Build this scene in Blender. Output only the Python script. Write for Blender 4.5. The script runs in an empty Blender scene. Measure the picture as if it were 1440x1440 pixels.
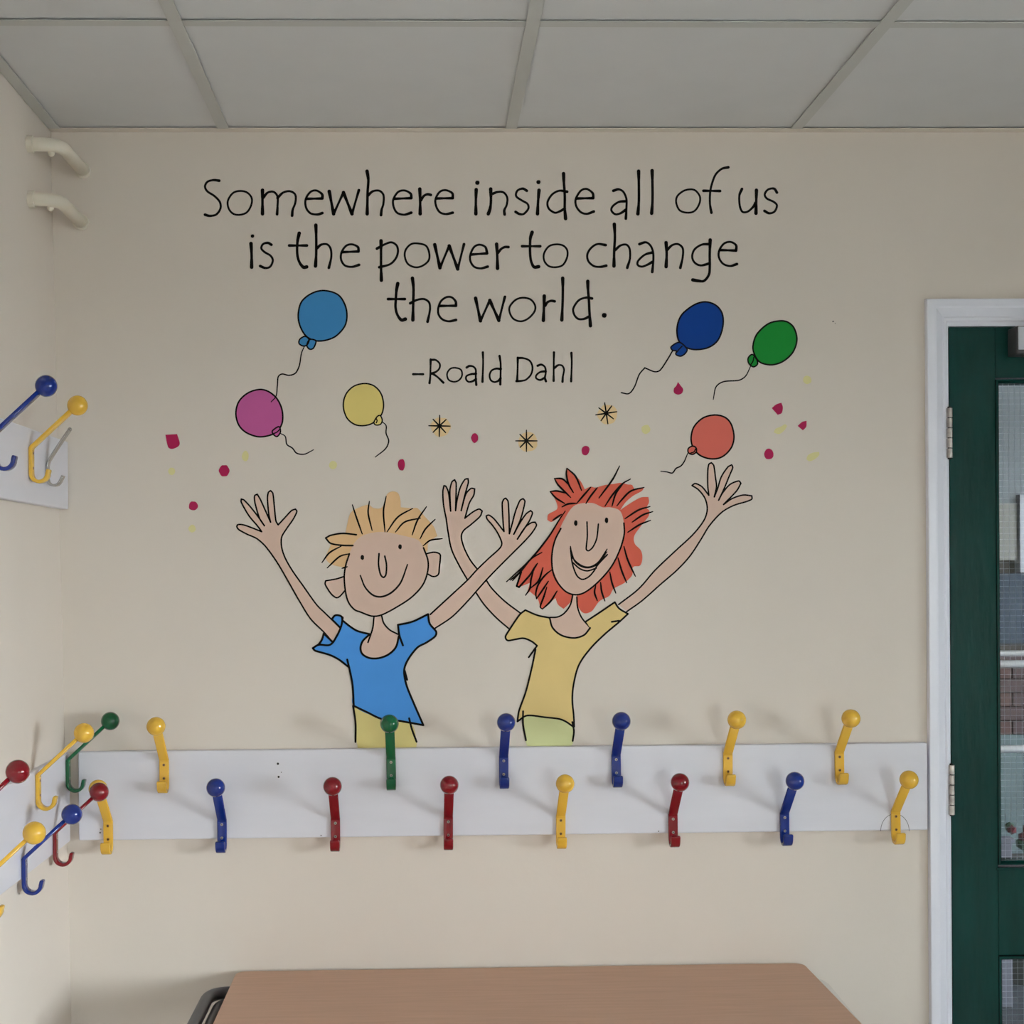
import bpy, bmesh, math, random
from mathutils import Vector, Matrix
from mathutils.geometry import tessellate_polygon
C = bpy.context.scene.collection
PI = math.pi
random.seed(4)
# ------------------------------------------------------------------ camera, world, light, exposure
E = 1.54                                   # eye height above the floor
F, PX, PY = 2024.57, 644.165, 808.493      # focal length and principal point of the photograph (1440 px frame)
YAW, PITCH, ROLL = 0.026021, -0.0045453, -0.0075492
CAM = Vector((0.752, -3.0317, E))
fwd = Vector((math.sin(YAW)*math.cos(PITCH), math.cos(YAW)*math.cos(PITCH), math.sin(PITCH)))
rt0 = Vector((math.cos(YAW), -math.sin(YAW), 0)); up0 = rt0.cross(fwd)
RT = math.cos(ROLL)*rt0 + math.sin(ROLL)*up0
UP = -math.sin(ROLL)*rt0 + math.cos(ROLL)*up0
cd = bpy.data.cameras.new('camera'); cam = bpy.data.objects.new('camera', cd); C.objects.link(cam)
cam.matrix_world = Matrix(((RT.x, UP.x, -fwd.x, CAM.x), (RT.y, UP.y, -fwd.y, CAM.y), (RT.z, UP.z, -fwd.z, CAM.z), (0, 0, 0, 1)))
cd.sensor_width = 36; cd.lens = F/1440*36
cd.shift_x = (720-PX)/1440; cd.shift_y = (PY-720)/1440
cd.clip_start = 0.05
sc = bpy.context.scene; sc.camera = cam
vs = sc.view_settings; vs.view_transform = 'Standard'; vs.look = 'None'; vs.gamma = 1; vs.use_curve_mapping = False
vs.exposure = 0.1
sc.cycles.max_bounces = 8; sc.cycles.diffuse_bounces = 6
SKY = 49.0
world = bpy.data.worlds.new('overcast sky'); sc.world = world; world.use_nodes = True
bgn = world.node_tree.nodes['Background']; bgn.inputs[0].default_value = (0.95, 0.935, 1.0, 1); bgn.inputs[1].default_value = SKY
RX, RY = 5.0, -5.6                          # the room runs x 0..RX, y 0..RY
CEIL = E + 0.9185
WINS = [(-3.60, -2.30), (-5.15, -3.85)]    # y ranges of the windows in the right wall
WZ = (0.66, 2.00)
REARW = (2.45, 2.85)                        # x range of the window in the wall behind the camera
for (ya, yb), xw in zip(WINS+[(1.5, 2.2)], (RX, RX, 5.9)):    # the sky comes in through each window: a portal guides the sampling
    ld = bpy.data.lights.new('window_portal', 'AREA'); ld.shape = 'RECTANGLE'
    ld.size = WZ[1]-WZ[0]; ld.size_y = abs(yb-ya); ld.cycles.is_portal = True
    lo = bpy.data.objects.new('window_portal', ld); C.objects.link(lo)
    lo.location = (xw+0.02, (ya+yb)/2, sum(WZ)/2); lo.rotation_euler = (0, PI/2, 0)

ld = bpy.data.lights.new('window_portal', 'AREA'); ld.shape = 'RECTANGLE'; ld.size = REARW[1]-REARW[0]; ld.size_y = WZ[1]-WZ[0]; ld.cycles.is_portal = True
lo = bpy.data.objects.new('window_portal', ld); C.objects.link(lo); lo.location = (sum(REARW)/2, RY-0.02, sum(WZ)/2); lo.rotation_euler = (PI/2, 0, PI)

def W(px, py, Y=0.0):
    "point of the plane y = Y that the photograph shows at this pixel"
    d = RT*((px-PX)/F) + UP*(-(py-PY)/F) + fwd
    t = (Y-CAM.y)/d.y
    return CAM + d*t

# ------------------------------------------------------------------ materials
def new_mat(name):
    m = bpy.data.materials.new(name); m.use_nodes = True
    return m, m.node_tree.nodes, m.node_tree.links, m.node_tree.nodes['Principled BSDF']
def mat(name, col, rough=.5, metal=0, var=0, vscale=8, bump=0, bscale=200, bdist=.001, spec=.5, coat=0, stretch=None):
    m, n, l, b = new_mat(name)
    b.inputs['Base Color'].default_value = (*col, 1); b.inputs['Roughness'].default_value = rough
    b.inputs['Metallic'].default_value = metal; b.inputs['Specular IOR Level'].default_value = spec
    b.inputs['Coat Weight'].default_value = coat; b.inputs['Coat Roughness'].default_value = .03
    tc = n.new('ShaderNodeTexCoord'); vec = tc.outputs['Object']
    if stretch:
        mp = n.new('ShaderNodeMapping'); mp.inputs['Scale'].default_value = stretch
        l.new(vec, mp.inputs['Vector']); vec = mp.outputs[0]
    if var:
        t = n.new('ShaderNodeTexNoise'); t.inputs['Scale'].default_value = vscale; t.inputs['Detail'].default_value = 5
        l.new(vec, t.inputs['Vector'])
        r = n.new('ShaderNodeValToRGB'); r.color_ramp.elements[0].position = .35; r.color_ramp.elements[1].position = .65
        r.color_ramp.elements[0].color = (*[c*(1-var) for c in col], 1); r.color_ramp.elements[1].color = (*[min(1, c*(1+var)) for c in col], 1)
        l.new(t.outputs['Fac'], r.inputs[0]); l.new(r.outputs[0], b.inputs['Base Color'])
    if bump:
        t = n.new('ShaderNodeTexNoise'); t.inputs['Scale'].default_value = bscale; t.inputs['Detail'].default_value = 4
        l.new(vec, t.inputs['Vector'])
        bm_ = n.new('ShaderNodeBump'); bm_.inputs['Strength'].default_value = bump; bm_.inputs['Distance'].default_value = bdist
        l.new(t.outputs['Fac'], bm_.inputs['Height']); l.new(bm_.outputs[0], b.inputs['Normal'])
    return m
M = {}
M['wall'] = mat('cream wall paint', (.73, .656, .578), .55, var=.018, vscale=2.2, bump=.22, bscale=26, bdist=.004, spec=.3)
M['plain'] = mat('pale wall paint', (.72, .68, .60), .6)
M['ceiling_tile'] = mat('mineral fibre tile', (.68, .68, .675), .9, var=.012, vscale=9, bump=.08, bscale=300, bdist=.001, spec=.1)
M['tee'] = mat('white enamelled tee bar', (.54, .54, .51), .5)
M['void'] = mat('dark ceiling void', (.05, .05, .05), .9)
M['floor'] = mat('vinyl floor', (.42, .42, .42), .45, var=.1, vscale=30)
M['board'] = mat('white gloss painted board', (.71, .70, .75), .33, var=.012, vscale=5, bump=.1, bscale=12, bdist=.003, stretch=(1, 1, 6))
M['trim'] = mat('white gloss trim', (.84, .85, .93), .3, bump=.1, bscale=14, bdist=.002)
M['green'] = mat('dark green gloss paint', (.003, .040, .033), .24, spec=.22, var=.15, vscale=7, bump=.5, bscale=18, bdist=.002, stretch=(3, 3, .6))
M['steel'] = mat('brushed hinge steel', (.42, .38, .35), .38, 1, var=.25, vscale=60)
M['chrome'] = mat('worn chrome', (.50, .49, .47), .25, 1)
M['darkgrey'] = mat('dark grey plastic', (.05, .05, .052), .45)
M['silver'] = mat('silver paint', (.62, .64, .68), .35, .3)
M['pipe'] = mat('cream painted pipe', (.76, .70, .58), .35, bump=.3, bscale=45, bdist=.004)
M['tube'] = mat('grey enamelled tube', (.085, .085, .095), .42, 0)
M['tube_highlight'] = mat('tube highlight in colour', (.85, .85, .87), .15, 1)  # bright metal puts the window highlight on the right grey rails into colour
M['pit'] = mat('screw hole', (.02, .018, .015), .9)
M['ink'] = mat('black mural paint', (.004, .0025, .0015), .6, spec=.12)
HC = {'yellow': (.78, .455, .05), 'blue': (.004, .022, .20), 'red': (.21, .004, .010), 'green': (.003, .105, .035)}
for k, v in HC.items(): M['hook_'+k] = mat(k+' nylon coating', v, .07, spec=.5, coat=.2)
M['screw'] = mat('zinc screw', (.45, .42, .37), .4, .6)
M['screw_brass'] = mat('dull brass screw', (.28, .15, .05), .45, .6)
def wood(name):
    m, n, l, b = new_mat(name)
    tc = n.new('ShaderNodeTexCoord'); mp = n.new('ShaderNodeMapping'); mp.inputs['Scale'].default_value = (2.2, 34, 10)
    l.new(tc.outputs['Object'], mp.inputs['Vector'])
    t = n.new('ShaderNodeTexNoise'); t.inputs['Scale'].default_value = 3; t.inputs['Detail'].default_value = 7; t.inputs['Distortion'].default_value = .4
    l.new(mp.outputs[0], t.inputs['Vector'])
    r = n.new('ShaderNodeValToRGB'); e = r.color_ramp.elements
    e[0].position = .3; e[0].color = (.58, .345, .225, 1); e[1].position = .72; e[1].color = (.66, .40, .27, 1)
    l.new(t.outputs['Fac'], r.inputs[0]); l.new(r.outputs[0], b.inputs['Base Color'])
    b.inputs['Roughness'].default_value = .38
    return m
M['beech'] = wood('beech laminate')
M['edge'] = mat('beech edge lipping', (.40, .22, .13), .5, var=.1, vscale=20)
def glass(name):
    m = bpy.data.materials.new(name); m.use_nodes = True; n, l = m.node_tree.nodes, m.node_tree.links
    n.remove(n['Principled BSDF']); out = n['Material Output']
    tr = n.new('ShaderNodeBsdfTransparent'); tr.inputs[0].default_value = (.88, .93, .92, 1)
    gl = n.new('ShaderNodeBsdfGlossy'); gl.inputs['Roughness'].default_value = .03
    fr = n.new('ShaderNodeFresnel'); fr.inputs[0].default_value = 1.5; mx = n.new('ShaderNodeMixShader')
    l.new(fr.outputs[0], mx.inputs[0]); l.new(tr.outputs[0], mx.inputs[1]); l.new(gl.outputs[0], mx.inputs[2]); l.new(mx.outputs[0], out.inputs[0])
    return m
M['glass'] = glass('clear glass')
M['wire'] = mat('glass wire', (.42, .45, .50), .4, .3)
for nm, col in dict(skin=(.72, .52, .42), blond=(.80, .52, .27), redhair=(.72, .135, .085), blueshirt=(.075, .30, .74), yellowshirt=(.78, .585, .245),
                    paleyellow=(.73, .62, .25), palegreen=(.70, .72, .37), skyblue=(.055, .26, .56), pink=(.55, .115, .33), lemon=(.79, .64, .21),
                    navy=(.003, .05, .29), leaf=(.010, .26, .035), coral=(.72, .155, .115), crimson=(.43, .016, .085), confettiyellow=(.74, .68, .33),
                    peach=(.83, .62, .34)).items():
    M['p_'+nm] = mat(nm+' mural paint', col, .55, var=.03, vscale=9, spec=.15)
BR = [mat('red brown brick', (.060, .026, .024), .8, var=.2, vscale=40), mat('purple brown brick', (.045, .024, .028), .8, var=.2, vscale=40)]

# ------------------------------------------------------------------ mesh helpers
def obj(name, bm, m, parent=None, smooth=False, bevel=0, seg=2):
    me = bpy.data.meshes.new(name); bm.to_mesh(me); bm.free()
    for mm in (m if isinstance(m, (list, tuple)) else [m]): me.materials.append(mm)
    if smooth:
        for p in me.polygons: p.use_smooth = True
    o = bpy.data.objects.new(name, me); C.objects.link(o)
    if parent: o.parent = parent
    if bevel:
        b = o.modifiers.new('bevel', 'BEVEL'); b.width = bevel; b.segments = seg; b.limit_method = 'ANGLE'; b.angle_limit = .6
    return o
def tag(o, label=None, cat=None, group=None, kind=None):
    if label: o['label'] = label
    if cat: o['category'] = cat
    if group: o['group'] = group
    if kind: o['kind'] = kind
    return o
def thing(name, label, cat, loc=(0, 0, 0), rz=0, group=None):
    o = bpy.data.objects.new(name, None); C.objects.link(o); o.location = loc; o.rotation_euler = (0, 0, rz); o.empty_display_size = .05
    return tag(o, label, cat, group)
def box(bm, x0, x1, y0, y1, z0, z1):
    vs_ = [bm.verts.new(p) for p in ((x0, y0, z0), (x1, y0, z0), (x1, y1, z0), (x0, y1, z0), (x0, y0, z1), (x1, y0, z1), (x1, y1, z1), (x0, y1, z1))]
    for f in ((3, 2, 1, 0), (4, 5, 6, 7), (0, 1, 5, 4), (1, 2, 6, 5), (2, 3, 7, 6), (3, 0, 4, 7)): bm.faces.new([vs_[i] for i in f])
    return bm
def B(*a): return box(bmesh.new(), *a)
def tube(bm, pts, r, seg=12, closed=False):
    pts = [Vector(p) for p in pts]; n = len(pts); rings = []
    ref = None
    for i, p in enumerate(pts):
        if closed: t = pts[(i+1) % n]-pts[i-1]
        else: t = pts[min(i+1, n-1)]-pts[max(i-1, 0)]
        t.normalize()
        if ref is None: ref = t.orthogonal().normalized()
        ref = (ref - t*ref.dot(t)).normalized(); bn = t.cross(ref)
        rings.append([bm.verts.new(p + (ref*math.cos(a)+bn*math.sin(a))*r) for a in [2*PI*k/seg for k in range(seg)]])
    for i in range(n if closed else n-1):
        a, b = rings[i], rings[(i+1) % n]
        for k in range(seg): bm.faces.new((a[k], a[(k+1) % seg], b[(k+1) % seg], b[k]))
    if not closed:
        bm.faces.new(rings[0][::-1]); bm.faces.new(rings[-1])
    return bm
def fillet(pts, r, seg=7):
    "polyline with rounded corners"
    pts = [Vector(p) for p in pts]; out = [pts[0]]
    for i in range(1, len(pts)-1):
        a, b, c = pts[i-1], pts[i], pts[i+1]
        u = (a-b); v = (c-b); lu, lv = u.length, v.length; u.normalize(); v.normalize()
        k = min(r, lu*.49, lv*.49)
        p0, p2 = b+u*k, b+v*k
        for j in range(seg+1):
            t = j/seg; out.append(p0*(1-t)**2 + b*2*t*(1-t) + p2*t*t)
    out.append(pts[-1]); return out

# ------------------------------------------------------------------ the room
LEAN = -0.014475
def lx(z): return LEAN*(z-E)               # the left wall is slightly out of plumb
DX0, DX1, DTOP = 1.873, 2.690, E+0.509     # door opening
bm = bmesh.new()
box(bm, -.3, DX0, 0, .2, 0, 2.9); box(bm, DX1, RX+.2, 0, .2, 0, 2.9); box(bm, DX0, DX1, 0, .2, DTOP, 2.9)
tag(obj('wall_back', bm, M['wall']), kind='structure')
bm = bmesh.new()
z0, z1 = 0, 2.9
v = [bm.verts.new(p) for p in ((lx(z0), .0, z0), (lx(z0), RY, z0), (lx(z1), RY, z1), (lx(z1), .0, z1), (-.3, 0, z0), (-.3, RY, z0), (-.3, RY, z1), (-.3, 0, z1))]
for f in ((0, 1, 2, 3), (7, 6, 5, 4), (3, 2, 6, 7), (0, 4, 5, 1), (0, 3, 7, 4), (1, 5, 6, 2)): bm.faces.new([v[i] for i in f])
tag(obj('wall_left', bm, M['wall']), kind='structure')
bm = bmesh.new()
ys = sorted([y for w in WINS for y in w], reverse=True); prev = 0
box(bm, RX, RX+.2, RY, 0, 0, WZ[0]); box(bm, RX, RX+.2, RY, 0, WZ[1], 2.9)
for a, b in [(0, ys[0]), (ys[1], ys[2]), (ys[3], RY)]: box(bm, RX, RX+.2, b, a, WZ[0], WZ[1])
tag(obj('wall_right', bm, M['plain']), kind='structure')
bm = bmesh.new()
for a in ((-.3, REARW[0], 0, 2.9), (REARW[1], RX+.2, 0, 2.9), (REARW[0], REARW[1], 0, WZ[0]), (REARW[0], REARW[1], WZ[1], 2.9)): box(bm, a[0], a[1], RY-.2, RY, a[2], a[3])
tag(obj('wall_front', bm, M['plain']), kind='structure')
fr = bmesh.new()
for a in ((REARW[0], REARW[0]+.05, *WZ), (REARW[1]-.05, REARW[1], *WZ), (REARW[0], REARW[1], WZ[0], WZ[0]+.05), (REARW[0], REARW[1], WZ[1]-.05, WZ[1])): box(fr, a[0], a[1], RY-.1, RY-.03, a[2], a[3])
fo = tag(obj('window_3', fr, M['trim']), kind='structure')
obj('glass_pane', B(REARW[0]+.05, REARW[1]-.05, RY-.066, RY-.06, WZ[0]+.05, WZ[1]-.05), M['glass'], fo)
for nm, px, py, r in (('nail_hole', 1171.5, 452, .0016), ('nail_hole', 1174.5, 454.5, .0009)):
    q = bmesh.new(); bmesh.ops.create_circle(q, cap_ends=True, segments=10, radius=r, matrix=Matrix.Rotation(PI/2, 4, 'X')); o = obj(nm, q, M['pit'], bpy.data.objects['wall_back']); o.location = W(px, py, -.0004)
tag(obj('floor', B(-.3, RX+.2, RY-.2, .2, -.1, 0), M['floor']), kind='structure')
for i, (ya, yb) in enumerate(WINS):
    fr = bmesh.new()
    for a in ((RX-.01+.04, RX+.1, ya, ya+.05, *WZ), (RX+.03, RX+.1, yb-.05, yb, *WZ), (RX+.03, RX+.1, ya, yb, WZ[0], WZ[0]+.05), (RX+.03, RX+.1, ya, yb, WZ[1]-.05, WZ[1]), (RX+.03, RX+.1, (ya+yb)/2-.03, (ya+yb)/2+.03, *WZ)): box(fr, *a)
    fo = tag(obj('window_%d' % (i+1), fr, M['trim']), kind='structure')
    obj('glass_pane', B(RX+.06, RX+.066, ya+.05, yb-.05, WZ[0]+.05, WZ[1]-.05), M['glass'], fo)
# suspended ceiling: slab above, lay-in tiles and tee bars one by one
ceil = tag(obj('ceiling', B(-.3, RX+.2, RY-.2, .2, CEIL+.10, CEIL+.2), M['void']), kind='structure')
XA = .3484
xs = [lx(CEIL)] + [XA+.6*k for k in range(-0, 8)] + [RX]
yl = [0-.6*k for k in range(0, 10)]
full = None
for i in range(len(xs)-1):
    for j in range(len(yl)-1):
        w_ = xs[i+1]-xs[i]-.010; h_ = .59
        cx, cy = (xs[i]+xs[i+1])/2, (yl[j]+yl[j+1])/2
        tilt = random.uniform(-.0006, .0006)
        if abs(w_-.59) < .002 and full:
            o = full.copy(); C.objects.link(o)
        else:
            o = obj('ceiling_tile', B(-w_/2, w_/2, -h_/2, h_/2, 0, .014), M['ceiling_tile'], ceil)
            if abs(w_-.59) < .002: full = o
        o.parent = ceil; o.location = (cx, cy, CEIL+.0035+abs(tilt))
for k in range(0, 8):
    x = XA+.6*k
    bm = B(x-.012, x+.012, RY, -.0245, CEIL-.0008, CEIL+.001); box(bm, x-.0015, x+.0015, RY, -.0245, CEIL+.001, CEIL+.04)
    obj('tee_bar', bm, M['tee'], ceil)
for j in range(1, 9):
    for i in range(len(xs)-1):
        a = xs[i]+(.012 if i else .0245); b = xs[i+1]-.012
        bm = B(a+.0002, b-.0002, yl[j]-.012, yl[j]+.012, CEIL-.0006, CEIL+.001); box(bm, a, b, yl[j]-.0015, yl[j]+.0015, CEIL+.001, CEIL+.036)
        obj('cross_tee', bm, M['tee'], ceil)
bm = B(lx(CEIL)+.001, RX-.001, -.024, -.0005, CEIL-.001, CEIL+.001); box(bm, lx(CEIL)+.001, RX-.001, -.002, -.0005, CEIL+.001, CEIL+.022)
tag(obj('trim_1', bm, M['wall']), kind='structure')
bm = B(lx(CEIL)+.001, lx(CEIL)+.0245, RY, -.0245, CEIL-.001, CEIL+.001); box(bm, lx(CEIL)+.001, lx(CEIL)+.003, RY, -.0245, CEIL+.001, CEIL+.022)
tag(obj('trim_2', bm, M['tee']), kind='structure')

# ------------------------------------------------------------------ door and its architrave
prof = [(0, 0), (0, .0140), (.002, .0155), (.016, .0165), (.020, .0160), (.037, .0050), (.0395, .0070), (.0445, .0068), (.047, .0045), (.047, 0)]
def architrave(xo0, xo1, zt):
    bm = bmesh.new()
    def ring(fn): return [bm.verts.new(fn(u, v)) for u, v in prof]
    r = [ring(lambda u, v: (xo0+u, -v, 0)), ring(lambda u, v: (xo0+u, -v, zt-u)), ring(lambda u, v: (xo1-u, -v, zt-u)), ring(lambda u, v: (xo1-u, -v, 0))]
    for a, b in zip(r[:-1], r[1:]):
        for k in range(len(prof)-1): bm.faces.new((a[k], b[k], b[k+1], a[k+1]))
    bmesh.ops.recalc_face_normals(bm, faces=bm.faces)
    return bm
arch = tag(obj('trim_3', architrave(DX0-.0475, DX1+.0475, DTOP+.0535), M['trim'], bevel=.0006), kind='structure')
bm = B(DX0-.001, DX0+.002, -.002, .19, 0, DTOP); box(bm, DX1-.002, DX1+.001, -.002, .19, 0, DTOP); box(bm, DX0, DX1, -.002, .19, DTOP-.003, DTOP+.0065)
obj('jamb_lining', bm, M['trim'], arch)
DL0, DL1 = DX0+.005, DX1-.005; YF, YB = .001, .045
ZG1, ZG0 = E+.385, E-.632; ZL1, ZL0 = E-.843, .24
GX0, GX1 = 1.985, DL1-.108
door = tag(obj('door_1', B(DL0, DL0+.001, YF+.01, YB-.01, .02, DTOP-.01), M['green']), kind='structure')
def dpart(name, *a, m='green', bev=.0012): return obj(name, B(*a), M[m], door, bevel=bev)
dpart('stile', DL0, GX0-.008, YF, YB, .006, DTOP-.0045); dpart('stile', GX1+.008, DL1, YF, YB, .006, DTOP-.0045)
dpart('rail', GX0-.0075, GX1+.0075, YF+.0004, YB, ZG1+.012, DTOP-.0045)
dpart('rail', GX0-.0075, GX1+.0075, YF+.0004, YB, ZL1+.010, ZG0-.014)
dpart('rail', GX0-.0075, GX1+.0075, YF+.0004, YB, .006, ZL0-.010)
def bead(z0, z1):
    bm = bmesh.new(); pr = [(-.0078, YB-.01), (-.0078, YF-.003), (-.004, YF-.0045), (0, YF+.002), (0, YB-.01)]
    rr = []
    for cxs, czs in ((0, 0), (1, 0), (1, 1), (0, 1)):
        rr.append([bm.verts.new(((GX0+u) if not cxs else (GX1-u), y, (z0+u) if not czs else (z1-u))) for u, y in pr])
    for i in range(4):
        a, b = rr[i], rr[(i+1) % 4]
        for k in range(len(pr)-1): bm.faces.new((a[k], b[k], b[k+1], a[k+1]))
    bmesh.ops.recalc_face_normals(bm, faces=bm.faces)
    obj('glazing_bead', bm, M['green'], door)
bead(ZG0, ZG1); bead(ZL0, ZL1)
dpart('rail_moulding', GX0-.012, GX1+.012, YF-.0035, YF+.0006, ZG0-.019, ZG0-.0145, bev=.0008)
def pane(z0, z1):
    g = obj('glass_pane', B(GX0, GX1, .020, .026, z0, z1), M['glass'], door)
    bm = bmesh.new(); s = .0126; x = GX0+.004
    while x < GX1: box(bm, x-.0003, x+.0003, .0226, .0232, z0, z1); x += s
    z = z0+.005
    while z < z1: box(bm, GX0, GX1, .0226, .0232, z-.0003, z+.0003); z += s
    tag(obj('wire_mesh', bm, M['wire'], g), kind='stuff')
pane(ZG0, ZG1); pane(ZL0, ZL1)
def hinge(zc):
    bm = bmesh.new(); H = .107; r = .0064; n = 5; xh = DX0+.0015; yh = -.0085
    kn = obj('hinge', B(xh-.0045, xh+.004, yh+.005, YF+.0004, zc-H/2, zc+H/2), M['steel'], door)
    for k in range(n):
        a = zc-H/2+k*H/n+.0011; b = zc-H/2+(k+1)*H/n-.0011
        q = bmesh.new(); tube(q, [(xh, yh, a), (xh, yh, a+.0006), (xh, yh, b-.0006), (xh, yh, b)], r, 14)
        obj('hinge_knuckle', q, M['steel'], kn, smooth=False)
    q = bmesh.new(); tube(q, [(xh, yh, zc-H/2-.002), (xh, yh, zc+H/2+.002)], .0040, 12); obj('hinge_pin', q, M['pit'], kn)
hinge(E+.279); hinge(E-.4775); hinge(.26)
cl = obj('door_closer', B(2.003, 2.235, -.047, YF, E+.440, E+.499), M['darkgrey'], door, bevel=.003)
obj('closer_cover', B(2.006, 2.232, -.0495, -.0465, E+.449, E+.497), M['silver'], cl, bevel=.0015)
q = bmesh.new(); tube(q, fillet([(2.15, -.03, E+.499), (2.15, -.03, E+.522), (2.40, -.10, E+.525), (2.22, -.012, E+.528)], .012), .006, 10); obj('closer_arm', q, M['silver'], cl, smooth=True)
hd = obj('door_handle', B(DL1-.072, DL1-.030, -.006, YF, .92, 1.12), M['silver'], door, bevel=.003)
q = bmesh.new(); tube(q, fillet([(DL1-.051, -.005, 1.05), (DL1-.051, -.050, 1.05), (DL1-.17, -.050, 1.05)], .02), .008, 12); obj('lever', q, M['silver'], hd, smooth=True)

# ------------------------------------------------------------------ courtyard seen through the wired glass
tag(obj('ground', B(-60, 60, -60, 60, -.22, -.12), mat('pale concrete yard', (.27, .27, .265), .8, var=.15, vscale=1)), kind='structure')
tag(obj('porch_floor', B(-.3, 5.9, .2, 4.6, -.12, -.02), mat('grey paving', (.035, .042, .06), .6, var=.15, vscale=14)), kind='structure')
tag(obj('added_porch_roof', B(-.3, 5.9, .2, 4.9, 2.75, 2.9), M['plain']), kind='structure')  # unseen roof, added to keep sky light off the courtyard
bm = bmesh.new()
for a in ((5.9, 6.05, .2, 1.5, -.12, 2.9), (5.9, 6.05, 2.2, 4.9, -.12, 2.9), (5.9, 6.05, 1.5, 2.2, -.12, WZ[0]), (5.9, 6.05, 1.5, 2.2, WZ[1], 2.9)): box(bm, *a)
tag(obj('added_porch_wall', bm, M['plain']), kind='structure')  # unseen end wall, added to dim the courtyard; small opening lets some sky in
tag(obj('added_porch_wall', B(-.5, -.3, .2, 4.9, -.12, 2.9), M['plain']), kind='structure')  # unseen left end wall, added to shut out the sky
YY = 4.0
wh = thing('brick_building', 'brown brick outbuilding with white window seen through the wired door glass', 'building', (3.9, YY, 0))
def wp(name, x0, x1, y0, y1, z0, z1, m, parent=wh):
    return obj(name, B(x0-3.9, x1-3.9, y0-YY, y1-YY, z0, z1), m, parent)
wp('wall', -.3, 5.9, YY+.02, YY+.22, -.02, 2.745, mat('mortar wall', (.04, .034, .032), .9))
wp('render_band', 2.4, 5.6, YY-.01, YY+.02, 1.84, 2.74, mat('blue grey render', (.17, .195, .22), .8, var=.1, vscale=3))
wp('plinth', 2.4, 5.6, YY-.02, YY+.02, -.02, .70, mat('blue green plinth paint', (.045, .075, .085), .6, var=.2, vscale=6))
wf = wp('window_frame', 3.69, 4.75, YY-.05, YY+.018, 1.50, 1.88, mat('grey white frame', (.30, .32, .38), .5))
wp('window_frame_panel', 3.2, 3.685, YY-.03, YY+.018, 1.56, 1.84, mat('cream panel', (.20, .20, .19), .7))
for k in range(3): wp('pane', 3.75+k*.33, 4.04+k*.33, YY-.06, YY-.051, 1.52, 1.80, mat('dim blue pane', (.10, .14, .19), .1))
wp('dark_glazing', 3.2, 5.0, YY-.02, YY+.019, 1.15, 1.495, mat('dark blue glazing', (.030, .045, .07), .6, spec=.1))
b0 = None
for r in range(6):
    for c in range(9):
        x = 3.1+c*.225+(.11 if r % 2 else 0); z = .735+r*.069
        bm = B(-.1075, .1075, -.012-.003*((r*3+c*5) % 3), .03, -.0325, .0325)
        o = obj('brick', bm, BR[(r*7+c*3) % 2], wh); o.location = (x-3.9, 0, z)
rail = thing('handrail', 'galvanised double handrail crossing behind the door glass', 'handrail', (3.2, 2.9, 0))
for z in (1.17, 1.125, .77):
    q = bmesh.new(); tube(q, [(-.9, 0, z), (1.6, 0, z)], .016 if z < 1.15 else .012, 12); obj('rail', q, M['silver'], rail, smooth=True)
for x in (-.85, -.15, 1.5):
    q = bmesh.new(); tube(q, [(x, .02, 0-.02), (x, .02, 1.16)], .016, 12); obj('post', q, M['silver'], rail, smooth=True)
q = B(-.02, .02, -.02, .02, -.02, .56); box(q, -.028, .028, -.028, .028, .56, .575)
pp = W(1412, 1170, 2.0); o = tag(obj('bollard', q, mat('lilac grey paint', (.15, .155, .21), .5), bevel=.002), 'short pale square bollard low behind the door glass', 'bollard'); o.location = (pp.x, 2.0, 0)
pp = W(1436, 1150, 2.3)
pot = thing('flower_pot', 'dark pot of small red flowers low behind the door glass', 'plant pot', (pp.x+.03, 2.3, -.02))
q = bmesh.new(); bmesh.ops.create_cone(q, cap_ends=True, segments=20, radius1=.09, radius2=.13, depth=.45, matrix=Matrix.Translation((0, 0, .225))); obj('pot', q, M['darkgrey'], pot)
q = bmesh.new(); g = bmesh.new()
for k in range(26):
    a = random.random()*6.28; r = random.random()*.12; z = .47+random.random()*.11
    bmesh.ops.create_icosphere(q if k % 2 else g, subdivisions=1, radius=.016+.01*random.random(), matrix=Matrix.Translation((r*math.cos(a), r*math.sin(a), z)))
tag(obj('flowers', q, mat('red petals', (.10, .006, .015), .6), pot), kind='stuff'); tag(obj('leaves', g, mat('dark leaves', (.02, .06, .03), .6), pot), kind='stuff')

# ------------------------------------------------------------------ hook boards
BT, BBOT = E-.3759, E-.5605
XB0, XB1 = .0365, 1.8195
def board_mesh(L, H, T): return B(0, L, -T, 0, 0, H)
ang = -.0
bd = obj('hook_board', board_mesh(XB1-XB0, BT-BBOT, .018), M['board'], bevel=.0025, seg=3)
bd.location = (XB0, 0, BBOT); tag(bd, 'long white painted board on the back wall under the mural', 'hook board')
def px_on_board(px, py): p = W(px, py, -.0183); return (p.x-XB0, -.0183, p.z-BBOT)
for i, (px, py, r) in enumerate(((390.8, 1074, 1.8), (391.8, 1092.5, 1.6), (395.6, 1086, .7), (140.8, 1171, 1.2), (141.8, 1166, .9), (451.5, 1175, .9), (926.2, 1169, .9))):
    q = bmesh.new(); bmesh.ops.create_circle(q, cap_ends=True, segments=12, radius=r*.0014, matrix=Matrix.Rotation(PI/2, 4, 'X'))
    o = obj('screw_hole', q, M['pit'], bd); o.location = px_on_board(px, py)
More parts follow.
